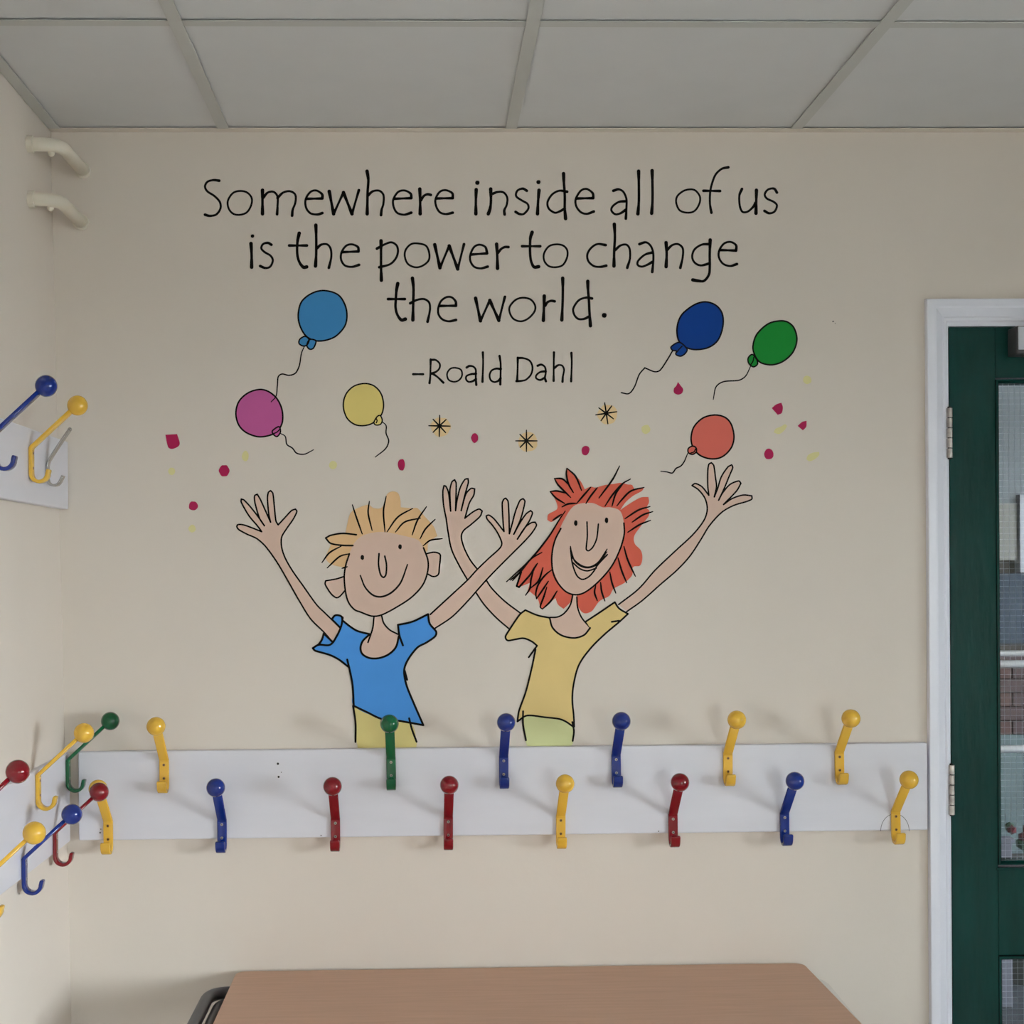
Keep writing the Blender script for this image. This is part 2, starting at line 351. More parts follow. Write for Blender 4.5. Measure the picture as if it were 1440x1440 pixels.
def curve_ribbon(bm, pts, w, y, closed=False, cap=True, blob=0, taper=0):
    "flat stroke in the plane y; pts are (x,z) metres, w width"
    n = len(pts); P = [Vector((p[0], p[1])) for p in pts]
    tot = sum((P[i+1]-P[i]).length for i in range(n-1)) or 1e-6; s = 0; L = []; R = []
    for i, p in enumerate(P):
        if i: s += (P[i]-P[i-1]).length
        if closed: d = P[(i+1) % n]-P[i-1]
        else: d = P[min(i+1, n-1)]-P[max(i-1, 0)]
        if d.length < 1e-9: d = Vector((1, 0))
        d.normalize(); nn = Vector((-d.y, d.x)); f = s/tot; ww = w
        if blob:
            e = min(s, tot-s)/max(w*3.2, 1e-6)
            if e < 1: ww = w*(1+blob*(1-e)**.6)
        if taper:
            ww = w*(1-taper*abs(2*f-1)**2.2) if taper > 0 else w*(1+taper*(f**1.5))
        L.append(p+nn*ww/2); R.append(p-nn*ww/2)
    vl = [bm.verts.new((a.x, y, a.y)) for a in L]; vr = [bm.verts.new((a.x, y, a.y)) for a in R]
    for i in range(n if closed else n-1):
        j = (i+1) % n
        bm.faces.new((vl[i], vl[j], vr[j], vr[i]))
    if cap and not closed:
        for k, (i, sgn) in enumerate(((0, -1), (n-1, 1))):
            c = P[i]; a = L[i]-c; base = math.atan2(a.y, a.x); r = a.length
            fan = [bm.verts.new((c.x+r*math.cos(base-sgn*PI*t/6), y, c.y+r*math.sin(base-sgn*PI*t/6))) for t in range(7)]
            bm.faces.new(fan if sgn > 0 else fan)
q = bmesh.new(); arc = []
for k in range(25):
    a = PI*k/24; p = W(1258.5-20*math.cos(a), 1168.5-24*math.sin(a), -.0184); arc.append((p.x-XB0, p.z-BBOT))
curve_ribbon(q, arc, .0011, -.0184)
obj('scratched_arc', q, M['tube'], bd)
# left wall boards
bl = obj('hook_board', B(-.014, 0, -2.2, -.012, 0, .184), M['board'], bevel=.0025, seg=3); bl.location = (.018, 0, E-.5625)
tag(bl, 'white board on the left wall carrying the lower two rows of hooks', 'hook board')
bu = obj('hook_board', B(-.018, 0, -1.6, -.004, 0, .141), M['board'], bevel=.0025, seg=3); bu.location = (.018, 0, E+.1295)
tag(bu, 'short-height white board high on the left wall beside the corner', 'hook board')

# ------------------------------------------------------------------ coat hooks
def strap(path, w, t, taper={}):
    "sweep a rounded rectangle along (y,z) points; width along x"
    bm = bmesh.new(); P = [Vector((0, a, b)) for a, b in path]; rings = []
    n = len(P); c = min(w, t)*.30
    for i, p in enumerate(P):
        d = (P[min(i+1, n-1)]-P[max(i-1, 0)]).normalized(); nn = Vector((0, -d.z, d.y))
        ww = w/2; tt = t/2
        if i in taper: ww *= taper[i][0]; tt *= taper[i][1]
        sec = []
        for sx, sy in ((1, 1), (-1, 1), (-1, -1), (1, -1)):
            cx_, cy_ = sx*(ww-c), sy*(tt-c); a0 = {(1, 1): 0, (-1, 1): PI/2, (-1, -1): PI, (1, -1): 1.5*PI}[(sx, sy)]
            for k in range(4): a = a0+k*PI/6; sec.append((cx_+c*math.cos(a), cy_+c*math.sin(a)))
        rings.append([bm.verts.new(p+Vector((u, 0, 0))+nn*v) for u, v in sec])
    for a, b in zip(rings[:-1], rings[1:]):
        m_ = len(a)
        for k in range(m_): bm.faces.new((a[k], a[(k+1) % m_], b[(k+1) % m_], b[k]))
    bm.faces.new(rings[0]); bm.faces.new(rings[-1][::-1]); bmesh.ops.recalc_face_normals(bm, faces=bm.faces)
    return bm
T_ = .0068; BO, BU = .0908, .080
def arcpts(c, r, a0, a1, n): return [(c[0]+r*math.cos(a0+(a1-a0)*k/n), c[1]+r*math.sin(a0+(a1-a0)*k/n)) for k in range(n+1)]
y0 = T_/2+.0003
armp = [tuple(p)[1:] for p in fillet([(0, BO-.012, BU-.0105), (0, y0+.0008, .0012), (0, y0+.0001, -.003)], .0020, 3)]
cr = .0155
curlp = [(y0, .0010), (y0, -.001), (y0, -.030), (y0, -.0465)] + arcpts((y0+cr, -.0475), cr, PI, 2*PI, 14)[1:] + [(y0+2*cr+.0010, -.0435), (y0+2*cr+.0014, -.0415), (y0+2*cr+.0018, -.0402), (y0+2*cr+.0019, -.0397)]
NC = len(curlp)
meshes = {}
def coat_hook(color, label, loc, rz, group, jit=0):
    t = thing('coat_hook', label, 'coat hook', loc, rz, group)
    t.rotation_euler = (0, jit, rz)
    if color not in meshes:
        m = M['hook_'+color]
        a = obj('arm', strap(armp, .0195, T_), m, t, True)
        b = obj('plate_and_curl', strap(curlp, .0198, T_, {NC-3: (.98, .98), NC-2: (.90, .85), NC-1: (.72, .55)}), m, t, True)
        q = bmesh.new(); bmesh.ops.create_uvsphere(q, u_segments=36, v_segments=24, radius=.0190); d = obj('ball', q, m, t, True); d.location = (0, BO, BU)
        sm = M['screw_brass'] if color == 'yellow' else M['screw']
        s = []
        for z in (-.0095, -.0375):
            q = bmesh.new()
            bmesh.ops.create_cone(q, cap_ends=True, segments=18, radius1=.0031, radius2=.0025, depth=.0012, matrix=Matrix.Rotation(-PI/2, 4, 'X'))
            e = obj('screw', q, sm, t); e.location = (0, y0+T_/2+.0003, z); s.append(e)
            q = B(-.0018, .0018, .0006, .0009, -.0004, .0004); box(q, -.0004, .0004, .0006, .0009, -.0018, .0018)
            f = obj('screw_slot', q, M['pit'], e)
        meshes[color] = [a, b, d]+s
    else:
        for ch in meshes[color]:
            c = ch.copy(); C.objects.link(c); c.parent = t
            for g in ch.children: k = g.copy(); C.objects.link(k); k.parent = c
    return t
SP = .23593; ZT = E-.31308-BU; ZLo = E-.44003-BU
XT, XL = .21523, .33423
G1 = 'coat hooks on the back wall board'; G2 = 'coat hooks on the left wall'
top = [(0, 'yellow', 'yellow ball-tipped coat hook, leftmost in the upper row under the mural'),
       (2, 'green', 'green ball-tipped coat hook over the pale yellow painted trousers'),
       (3, 'blue', 'blue coat hook between the two painted children, left of the pale green skirt'),
       (4, 'blue', 'blue upper-row coat hook just right of the painted child in yellow'),
       (5, 'yellow', 'yellow upper-row coat hook right of the two upper blue ones'),
       (6, 'yellow', 'yellow upper-row coat hook nearest to the green door')]
low = [(-1, 'yellow', 'yellow lower-row coat hook at the corner end of the back board'),
       (0, 'blue', 'blue lower-row coat hook near the left end of the back board'),
       (1, 'red', 'dark red lower-row coat hook left of the green hook'),
       (2, 'red', 'dark red lower-row coat hook just right of the green hook'),
       (3, 'yellow', 'yellow lower-row coat hook between the two upper blue hooks'),
       (4, 'red', 'dark red lower-row coat hook right of the middle, nearest of the reds to the door'),
       (5, 'blue', 'blue lower-row coat hook left of the yellow one at the door end'),
       (6, 'yellow', 'yellow lower-row coat hook at the door end with a scratched arc around its plate')]
for i, c, lab in top: coat_hook(c, lab, (XT+SP*i, -.018, ZT-.0015+(.0002*i)), PI, G1, random.uniform(-.012, .012))
for i, c, lab in low: coat_hook(c, lab, (XL+SP*i, -.018, ZLo), PI, G1, random.uniform(-.012, .012))
left = [('green', -.041, -.310, 'green coat hook on the left wall, nearest to the corner'),
        ('yellow', -.274, -.308, 'yellow coat hook on the left wall board, upper row beside the green one'),
        ('red', -.725, -.318, 'dark red coat hook at the left edge, upper row of the left board'),
        ('red', -.149, -.440, 'dark red coat hook on the left wall, its ball covering a yellow hook'),
        ('blue', -.374, -.446, 'blue coat hook on the left wall board, lower row'),
        ('yellow', -.631, -.433, 'yellow coat hook at the left edge, lower row of the left wall board'),
        ('blue', -.529, .320, 'blue coat hook on the high board on the left wall'),
        ('yellow', -.302, .312, 'yellow coat hook on the high board on the left wall')]
for c, y, z, lab in left: coat_hook(c, lab, (.018, y, E+z-BU), -PI/2, G2)
# chrome hook without a ball
ch = thing('coat_hook', 'plain chrome coat hook without a ball on the high left board', 'coat hook', (.018, -.180, E+.212), -PI/2, G2)
q = strap([(.046, .066), (.044, .063), (.030, .043), (.012, .016), (.005, .004), (.0028, -.004), (.0025, -.014)], .017, .0046); obj('arm', q, M['chrome'], ch, True)
q = bmesh.new(); bmesh.ops.create_uvsphere(q, u_segments=16, v_segments=10, radius=.0042); o = obj('tip', q, M['chrome'], ch, True); o.location = (0, .0465, .067)
q = strap([(.0025, -.014), (.0025, -.026)]+arcpts((.0155, -.030), .013, PI, 1.85*PI, 10)+[(.0305, -.029), (.033, -.024)], .017, .0046); obj('plate_and_curl', q, M['chrome'], ch, True)
q = bmesh.new(); bmesh.ops.create_cone(q, cap_ends=True, segments=14, radius1=.003, radius2=.002, depth=.0012, matrix=Matrix.Rotation(-PI/2, 4, 'X')); o = obj('screw', q, M['screw'], ch); o.location = (0, .0046, -.018)

# ------------------------------------------------------------------ painted pipes through the corner
def pipe(x, z, label):
    t = thing('pipe', label, 'pipe', (0, 0, 0), 0, 'cream pipes crossing the corner')
    q = bmesh.new(); tube(q, fillet([(lx(z)-.02, -.185, z), (x, -.180, z+.001), (x+.004, .01, z-.002)], .045, 10), .0132, 18); obj('pipe_run', q, M['pipe'], t, True)
    for loc, ax in (((x+.0035, -.006, z-.002), 'Y'), ((lx(z)+.006, -.1845, z), 'X')):
        q = bmesh.new()
        tube(q, [(0, -.006, 0), (0, -.003, 0), (0, .003, 0), (0, .006, 0)] if ax == 'Y' else [(-.006, 0, 0), (-.003, 0, 0), (.003, 0, 0), (.006, 0, 0)], .0165, 18)
        o = obj('collar', q, M['pipe'], t, bevel=.001); o.location = loc
    q = bmesh.new(); bmesh.ops.create_uvsphere(q, u_segments=12, v_segments=8, radius=.007); o = obj('joint_drip', q, M['pipe'], t, True); o.location = (x*.6, -.168, z-.0125)
pipe(.050, E+.838, 'upper cream painted pipe bending out of the left wall under the ceiling')
pipe(.046, E+.730, 'lower cream painted pipe bending out of the left wall into the corner')

# ------------------------------------------------------------------ table and chairs
TX0, TX1, TZ = .361, 1.5545, E-.840
tb = thing('table', 'beech-topped rectangular table pushed against the back wall', 'table', ((TX0+TX1)/2, -.31, 0))
hw = (TX1-TX0)/2
def rrect(bm, hx, hy, r, z0, z1, n=6):
    pts = []
    for sx, sy, a0 in ((1, 1, 0), (-1, 1, PI/2), (-1, -1, PI), (1, -1, 1.5*PI)):
        for k in range(n+1): a = a0+k*PI/2/n; pts.append((sx*(hx-r)+r*math.cos(a), sy*(hy-r)+r*math.sin(a)))
    a = [bm.verts.new((x, y, z0)) for x, y in pts]; b = [bm.verts.new((x, y, z1)) for x, y in pts]; m_ = len(pts)
    bm.faces.new(a[::-1]); bm.faces.new(b)
    for k in range(m_): bm.faces.new((a[k], a[(k+1) % m_], b[(k+1) % m_], b[k]))
    return bm
obj('tabletop', rrect(bmesh.new(), hw, .3, .022, TZ-.022, TZ), M['beech'], tb, bevel=.0015)
obj('lipping', rrect(bmesh.new(), hw+.0008, .3008, .0225, TZ-.0205, TZ-.0022), M['edge'], tb)
for sx in (-1, 1):
    for sy in (-1, 1):
        q = bmesh.new(); tube(q, [(sx*(hw-.035), sy*.262, .012), (sx*(hw-.035), sy*.262, TZ-.022)], .0155, 16); lg = obj('leg', q, M['tube'], tb, True)
        q = bmesh.new(); tube(q, [(sx*(hw-.035), sy*.262, 0), (sx*(hw-.035), sy*.262, .025)], .019, 16); obj('foot', q, M['darkgrey'], lg)
bm = bmesh.new()
for a in ((-hw+.035, hw-.035, .25, .275), (-hw+.035, hw-.035, -.275, -.25)): box(bm, a[0], a[1], a[2], a[3], TZ-.052, TZ-.022)
for s in (-1, 1): box(bm, s*(hw-.035)-.0125, s*(hw-.035)+.0125, -.25, .25, TZ-.052, TZ-.022)
obj('underframe', bm, M['tube'], tb)
cxm, cym = (TX0+TX1)/2, -.31
for side, xc, xin in ((-1, .3195, .44), (1, 1.5635, 1.47)):
    sk = 0 if side < 0 else -.018
    for nm, dx, dz, r in (('side_rail', 0, -.0150, .0125), ('inner_side_rail', .0215, -.033, .0105)):
        x = xc-side*dx*1.0
        q = bmesh.new(); tube(q, fillet([(xin-cxm, -.112-cym, TZ+dz-.002), (x-cxm, -.104-cym-dx*.5, TZ+dz), (x-cxm+sk, -.52-cym+dx, TZ+dz), (xin-cxm, -.512-cym, TZ+dz-.002)], .125 if dx == 0 else .11, 14), r, 18)
        obj(nm, q, M['tube'] if side < 0 else M['tube_highlight'], tb, True)

# ------------------------------------------------------------------ the mural
K = {'L1': (270, 220, 6), 'L2': (480, 220, 6), 'L3': (640, 220, 6), 'L4': (860, 220, 6), 'L5': (520, 380, 8), 'L6': (690, 380, 8),
     'B1': (320, 400, 5.5385), 'B2': (860, 410, 5.1429), 'CF': (220, 590, 5.1429), 'ST': (540, 540, 4), 'B3': (880, 500, 4.8),
     'H1': (320, 670, 8), 'F1': (440, 680, 7.2), 'H2': (600, 660, 8), 'T1': (400, 820, 6), 'AR': (560, 740, 6.5455), 'G1': (710, 650, 6.5455),
     'T2': (690, 830, 6.26), 'A2': (860, 640, 6.5455)}
UPX = .001493                               # metres per photograph pixel on the wall
def P2(k, pts):
    "traced sheet coordinates -> (x, z) on the wall"
    a, b, s = K[k]; out = []
    for x, y in pts: p = W(a+x/s, b+y/s); out.append((p.x, p.z))
    return out
def smooth(pts, closed=False, step=.0016, sharp=70):
    P = [Vector(p) for p in pts]; n = len(P)
    def isharp(i):
        if not closed and i in (0, n-1): return True
        a = P[i]-P[i-1]; b = P[(i+1) % n]-P[i]
        if a.length < 1e-9 or b.length < 1e-9: return True
        return math.degrees(a.angle(b)) > sharp
    sh = [isharp(i) for i in range(n)]
    def tan(i, side):
        if sh[i]:
            return (P[(i+1) % n]-P[i]) if side > 0 else (P[i]-P[i-1])
        return (P[(i+1) % n]-P[i-1])*.5
    out = []
    for i in range(n if closed else n-1):
        j = (i+1) % n; d = (P[j]-P[i]).length; m_ = max(2, min(14, int(d/step)))
        t0 = tan(i, 1); t1 = tan(j, -1)
        if t0.length > d: t0 = t0*(d/t0.length)*1.0
        if t1.length > d: t1 = t1*(d/t1.length)*1.0
        for k in range(m_):
            t = k/m_; h = (2*t**3-3*t**2+1, t**3-2*t**2+t, -2*t**3+3*t**2, t**3-t**2)
            out.append(tuple(P[i]*h[0]+t0*h[1]+P[j]*h[2]+t1*h[3]))
    if not closed: out.append(tuple(P[-1]))
    # break list at sharp points so ribbons turn cleanly
    return out
def ribbons(bm, pts, w, y, closed=False, blob=0, taper=0, sharp=70):
    if closed: curve_ribbon(bm, smooth(pts, True, sharp=200), w, y, True); return
    P = [Vector(p) for p in pts]; cuts = [0]
    for i in range(1, len(P)-1):
        a = P[i]-P[i-1]; b = P[i+1]-P[i]
        if a.length > 1e-9 and b.length > 1e-9 and math.degrees(a.angle(b)) > sharp: cuts.append(i)
    cuts.append(len(P)-1)
    s_all = smooth(pts, sharp=sharp)
    if len(cuts) == 2: curve_ribbon(bm, s_all, w, y, blob=blob, taper=taper); return
    for a, b in zip(cuts[:-1], cuts[1:]): curve_ribbon(bm, smooth(pts[a:b+1]), w, y, blob=blob)
def fill(bm, pts, y, closed_smooth=True):
    pp = smooth(pts, True) if closed_smooth else pts
    tri = tessellate_polygon([[Vector((p[0], p[1], 0)) for p in pp]])
    vs_ = [bm.verts.new((p[0], y, p[1])) for p in pp]
    for t in tri:
        try: bm.faces.new([vs_[i] for i in t])
        except ValueError: pass
    for f in bm.faces:
        f.normal_update()
        if f.normal.y > 0: f.normal_flip()
def blobp(c, rx, ry, n=14, seed=0, rot=0):
    rnd = random.Random(seed); return [(c[0]+math.cos(a)*rx*(1+rnd.uniform(-.08, .08))*math.cos(rot)-math.sin(a)*ry*math.sin(rot), c[1]+math.sin(a)*ry*(1+rnd.uniform(-.08, .08))*math.cos(rot)+math.cos(a)*rx*math.sin(rot)) for a in [2*PI*k/n for k in range(n)]]
def nospike(pts):
    "drop the tips of hairpin strokes so that the painted area is a simple outline"
    out = [Vector(p) for p in pts]; ch = True
    while ch:
        ch = False
        for i in range(1, len(out)-1):
            u, v = out[i]-out[i-1], out[i+1]-out[i]
            if u.length < 1e-9 or v.length < 1e-9 or math.degrees(u.angle(v)) > 171 or (u.cross(v) if False else 0):
                del out[i]; ch = True; break
    return [tuple(p) for p in out]
Y0 = -.0003
def lay(n): return Y0-n*.00012
class Paint:
    def __init__(s, name, label, cat, group=None, base=0):
        s.base = base; s.t = thing(name, label, cat, (0, 0, 0), 0, group); s.last = None
        s.t.empty_display_size = .02
    def fill(s, name, color, polys, L=0, parent=None):
        bm = bmesh.new()
        for p in polys: fill(bm, p, lay(s.base+L))
        return obj(name, bm, M['p_'+color], parent or s.t)
    def ink(s, name, strokes, w, L=1, parent=None, closed=False, **k):
        bm = bmesh.new()
        for i, p in enumerate(strokes): ribbons(bm, p, w*1.17*UPX, lay(s.base+L)-.000004*i, closed=closed, **k)
        for f in bm.faces:
            f.normal_update()
            if f.normal.y > 0: f.normal_flip()
        return obj(name, bm, M['ink'], parent or s.t)
    def done(s):
        "seat the empty at the paint's own lower middle"
        import itertools
        pts = [v.co for o in s.t.children for v in o.data.vertices]
        c = Vector(((min(p.x for p in pts)+max(p.x for p in pts))/2, 0, min(p.z for p in pts)))
        for o in s.t.children: o.data.transform(Matrix.Translation(-c)); [g.data.transform(Matrix.Translation(-c)) for g in o.children]
        s.t.location = c
        return s.t
# --- lettering: every letter is a list of (sheet, kind, points); kinds: s stem, c curve, o closed bowl, d dot
LET = []
LET.append(('Somewhere inside all of us', 'top line of black hand-painted lettering reading Somewhere inside all of us', [
 [('L1','c',[(230,205),(180,200),(130,215),(110,255),(130,295),(190,335),(235,385),(240,440),(205,490),(150,502),(110,492)])],
 [('L1','o',[(405,292),(345,310),(303,375),(310,440),(350,485),(410,492),(465,470),(500,410),(503,350),(465,305)])],
 [('L1','s',[(595,285),(595,380),(595,485)]),('L1','c',[(600,350),(640,305),(690,300),(722,340),(722,420),(718,488)]),('L1','c',[(722,350),(770,305),(830,295),(872,325),(872,390),(850,450),(845,500)])],
 [('L1','c',[(965,358),(1100,355),(1098,320),(1050,288),(1000,300),(960,360),(962,430),(1000,480),(1060,490),(1100,478)])],
 [('L1','s',[(1158,295),(1195,485)]),('L1','c',[(1195,485),(1278,305)]),('L1','s',[(1278,305),(1350,485)]),('L1','c',[(1350,485),(1408,285)])],
 [('L2','s',[(217,125),(228,200),(222,300),(218,485)]),('L2','c',[(225,330),(265,295),(320,290),(355,325),(355,400),(340,450),(335,495)])],
 [('L2','c',[(445,358),(590,352),(585,315),(535,288),(480,300),(440,360),(440,420),(470,475),(530,492),(590,475)])],
 [('L2','s',[(662,275),(665,380),(665,485)]),('L2','c',[(672,370),(695,335),(725,320),(755,325)])],
 [('L2','c',[(800,355),(940,352),(935,310),(880,285),(830,300),(795,360),(800,420),(830,470),(880,487),(940,475)])],
 [('L3','s',[(178,280),(175,380),(175,485)]),('L3','d',(188,222,19))],
 [('L3','s',[(300,275),(302,380),(295,440),(280,485)]),('L3','c',[(305,320),(360,300),(410,305),(440,350),(435,410),(415,455),(418,490)])],
 [('L3','c',[(605,290),(570,272),(525,290),(515,335),(560,370),(610,400),(618,440),(580,485),(545,487),(510,468)])],
 [('L3','s',[(708,285),(700,380),(695,485)]),('L3','d',(703,217,18))],
 [('L3','s',[(915,145),(918,220),(925,330),(925,440),(932,525)]),('L3','c',[(945,298),(880,290),(820,320),(780,385),(790,440),(840,475),(880,465),(925,440)])],
 [('L3','c',[(1030,355),(1165,352),(1160,310),(1110,275),(1060,290),(1018,360),(1022,420),(1060,470),(1110,485),(1170,465)])],
 [('L4','c',[(15,290),(60,278),(100,300),(125,360),(125,440),(120,525)]),('L4','c',[(120,378),(60,385),(10,420),(-2,455),(30,488),(75,480),(120,450)])],
 [('L4','s',[(228,125),(230,240),(230,380),(222,485)])],
 [('L4','s',[(342,120),(345,240),(345,380),(338,480)])],
 [('L4','o',[(670,278),(610,290),(555,335),(545,390),(575,455),(640,475),(700,460),(740,400),(745,340),(710,290)])],
 [('L4','c',[(985,92),(930,105),(880,150),(850,220),(832,300),(830,400),(842,475)]),('L4','c',[(775,290),(915,292)])],
 [('L4','c',[(1100,275),(1078,330),(1082,420),(1105,468),(1150,465),(1195,425),(1215,390)]),('L4','s',[(1222,285),(1220,390),(1218,480)])],
 [('L4','c',[(1395,305),(1370,272),(1320,280),(1292,320),(1310,355),(1370,385),(1395,415),(1375,465),(1330,480),(1290,460)])]]))
LET.append(('is the power to change', 'second line of black hand-painted lettering reading is the power to change', [
 [('L1','s',[(498,735),(503,830),(503,935)]),('L1','d',(511,672,15))],
 [('L1','c',[(670,745),(640,730),(600,740),(585,775),(610,805),(665,840),(682,880),(660,930),(620,942),(575,925)])],
 [('L1','s',[(905,648),(890,720),(888,820),(905,890),(940,935),(968,932)]),('L1','c',[(820,752),(970,752)])],
 [('L1','s',[(1045,580),(1048,680),(1048,820),(1042,925)]),('L1','c',[(1055,775),(1090,745),(1140,742),(1170,780),(1175,850),(1155,940)])],
 [('L1','c',[(1265,808),(1405,802),(1400,765),(1350,742),(1300,755),(1262,810),(1258,870),(1290,920),(1350,932),(1410,915)])],
 [('L2','s',[(335,712),(335,800),(335,930),(338,1045)]),('L2','c',[(300,778),(360,745),(420,725),(465,750),(478,800),(460,860),(410,910),(320,935)])],
 [('L2','o',[(650,735),(590,740),(545,785),(535,840),(560,905),(620,935),(680,925),(735,880),(742,820),(715,755)])],
 [('L2','s',[(788,745),(832,940)]),('L2','c',[(832,940),(910,755)]),('L2','s',[(910,755),(982,950)]),('L2','c',[(982,950),(1035,740)])],
 [('L2','c',[(1095,828),(1230,818),(1215,765),(1165,745),(1120,765),(1090,825),(1088,880),(1120,930),(1175,945),(1235,930)])],
 [('L2','s',[(1310,740),(1315,830),(1318,945)]),('L2','c',[(1320,815),(1350,780),(1380,765),(1410,765)])],
 [('L3','s',[(650,640),(635,690),(632,800),(640,880),(665,932),(705,930)]),('L3','c',[(565,758),(718,758)])],
 [('L3','o',[(850,742),(790,760),(750,820),(752,880),(790,925),(850,935),(910,915),(945,850),(945,790),(910,752)])],
 [('L3','c',[(1270,748),(1200,740),(1145,775),(1115,830),(1125,885),(1170,925),(1225,932),(1275,922)])],
 [('L3','s',[(1343,572),(1348,680),(1342,800),(1340,925)]),('L4','c',[(30,790),(75,752),(125,745),(152,780),(155,860),(132,940)])],
 [('L4','c',[(235,740),(290,725),(330,755),(350,810),(352,880),(343,975)]),('L4','c',[(345,810),(280,830),(225,880),(220,915),(255,930),(300,915),(345,890)])],
 [('L4','s',[(460,728),(465,820),(460,930)]),('L4','c',[(468,790),(510,750),(560,740),(600,775),(600,850),(580,940)])],
 [('L4','s',[(832,705),(828,820),(828,940),(820,1000),(780,1050),(730,1050),(685,1042)]),('L4','c',[(825,740),(760,745),(700,785),(680,845),(700,895),(750,920),(820,905)])],
 [('L4','c',[(915,790),(1050,795),(1050,750),(1005,722),(950,735),(910,790),(905,850),(940,905),(1000,925),(1058,908)])]]))
LET.append(('the world.', 'third line of black hand-painted lettering reading the world.', [
 [('L5','s',[(315,150),(300,230),(293,330),(290,420),(310,500),(355,560),(400,550)]),('L5','c',[(205,325),(395,325)])],
 [('L5','s',[(480,90),(492,200),(490,330),(485,560)]),('L5','c',[(455,372),(530,335),(610,325),(665,360),(678,420),(670,490),(650,580)])],
 [('L5','c',[(790,402),(970,400),(965,350),(920,305),(860,305),(800,350),(770,430),(775,500),(820,555),(890,575),(970,560)])],
 [('L5','s',[(1190,315),(1245,570)]),('L5','c',[(1245,570),(1350,340)]),('L6','s',[(-10,340),(92,565)]),('L6','c',[(92,565),(160,300)])],
 [('L6','o',[(360,310),(280,335),(215,410),(215,480),(260,550),(340,575),(420,545),(490,470),(500,400),(450,330)])],
 [('L6','s',[(603,290),(600,400),(593,565)]),('L6','c',[(612,400),(640,360),(680,345),(720,350)])],
 [('L6','s',[(810,90),(812,200),(810,350),(800,560)])],
 [('L6','s',[(1092,125),(1095,220),(1105,340),(1110,450),(1122,625)]),('L6','c',[(1140,318),(1075,308),(990,340),(930,430),(940,500),(985,548),(1050,548),(1110,520)])],
 [('L6','d',(1278,508,28))]]))
LET.append(('author', 'small bottom line of black hand-painted lettering giving the author after a dash', [
 [('L5','c',[(488,1170),(600,1170)])],
 [('L5','c',[(685,1005),(683,1100),(680,1200),(672,1270)]),('L5','c',[(685,1010),(740,1010),(785,1050),(785,1100),(750,1140),(690,1165)]),('L5','c',[(700,1160),(760,1200),(828,1265)])],
 [('L5','o',[(960,1098),(905,1110),(870,1165),(885,1230),(940,1255),(1000,1240),(1038,1185),(1025,1120)])],
 [('L5','c',[(1090,1095),(1120,1078),(1165,1085),(1192,1120),(1192,1200),(1198,1290)]),('L5','c',[(1195,1165),(1140,1170),(1090,1190),(1082,1225),(1110,1255),(1155,1250),(1195,1225)])],
 [('L5','c',[(1272,925),(1275,1040),(1268,1255)])],
 [('L6','c',[(100,965),(112,1050),(112,1150),(108,1285)]),('L6','c',[(115,1112),(60,1108),(10,1130),(-12,1180),(0,1235),(40,1258),(85,1245),(112,1215)])],
 [('L6','c',[(305,985),(303,1100),(298,1245)]),('L6','c',[(305,988),(370,990),(440,1020),(470,1090),(455,1170),(400,1230),(350,1245),(290,1248)])],
 [('L6','c',[(528,1075),(570,1062),(610,1090),(620,1150),(610,1210),(622,1250)]),('L6','c',[(620,1138),(560,1145),(515,1180),(512,1215),(555,1235),(600,1215)])],
 [('L6','c',[(712,925),(710,1020),(708,1245)]),('L6','c',[(718,1100),(760,1068),(805,1075),(825,1120),(812,1200),(808,1255)])],
 [('L6','c',[(908,930),(912,1040),(905,1250)])]]))
for li, (txt, lab, letters) in enumerate(LET):
    p = Paint('painted_lettering', lab, 'lettering', 'lines of the painted quotation')
    k = .86 if li == 3 else 1.0
    for L in letters:
        bm = bmesh.new()
        for sh, kind, pts in L:
            if kind == 'd':
                q = blobp(pts[:2], pts[2], pts[2], 16, 3); fill(bm, P2(sh, q), lay(1)); continue
            w = {'s': 3.75, 'c': 3.15, 'o': 2.85}[kind]*k*UPX
            ribbons(bm, P2(sh, pts), w, lay(1)-(.00003 if kind == 'c' else 0), closed=(kind == 'o'), blob={'s': .38, 'c': .30, 'o': 0}[kind], sharp=80)
        for f in bm.faces:
            f.normal_update()
            if f.normal.y > 0: f.normal_flip()
        obj('letter', bm, M['ink'], p.t)
    p.done()
# --- balloons
def balloon(color, sheet, body, knots, string, label, w=2.0, inner=None):
    p = Paint('painted_balloon', label, 'painted balloon', 'painted balloons')
    p.fill('balloon_body', color, [P2(sheet, body)], 1); p.ink('outline', [P2(sheet, body)], w, 2, closed=True)
    p.fill('knot', color, [P2(sheet, k) for k in knots], 3); p.ink('knot_outline', [P2(sheet, k) for k in knots], w*.9, 4, closed=True)
    if inner: p.ink('knot_crease', [P2(sheet, inner)], 1.5, 5)
    p.ink('string', [P2(sheet, string)], 1.7, 5, taper=.35)
    p.done()
balloon('skyblue','B1',[(755,48),(660,68),(580,130),(552,220),(560,310),(605,395),(670,435),(750,438),(840,405),(910,330),(930,250),(915,160),(860,80)],
 [[(605,405),(565,425),(557,460),(590,480),(620,470),(635,430)],[(640,430),(618,475),(640,505),(670,495),(688,440)]],
 [(600,480),(575,540),(560,630),(530,690),(480,708),(425,698),(395,720),(388,790),(378,870),(340,915)], 'pale blue painted balloon with a long string running to the pink one')
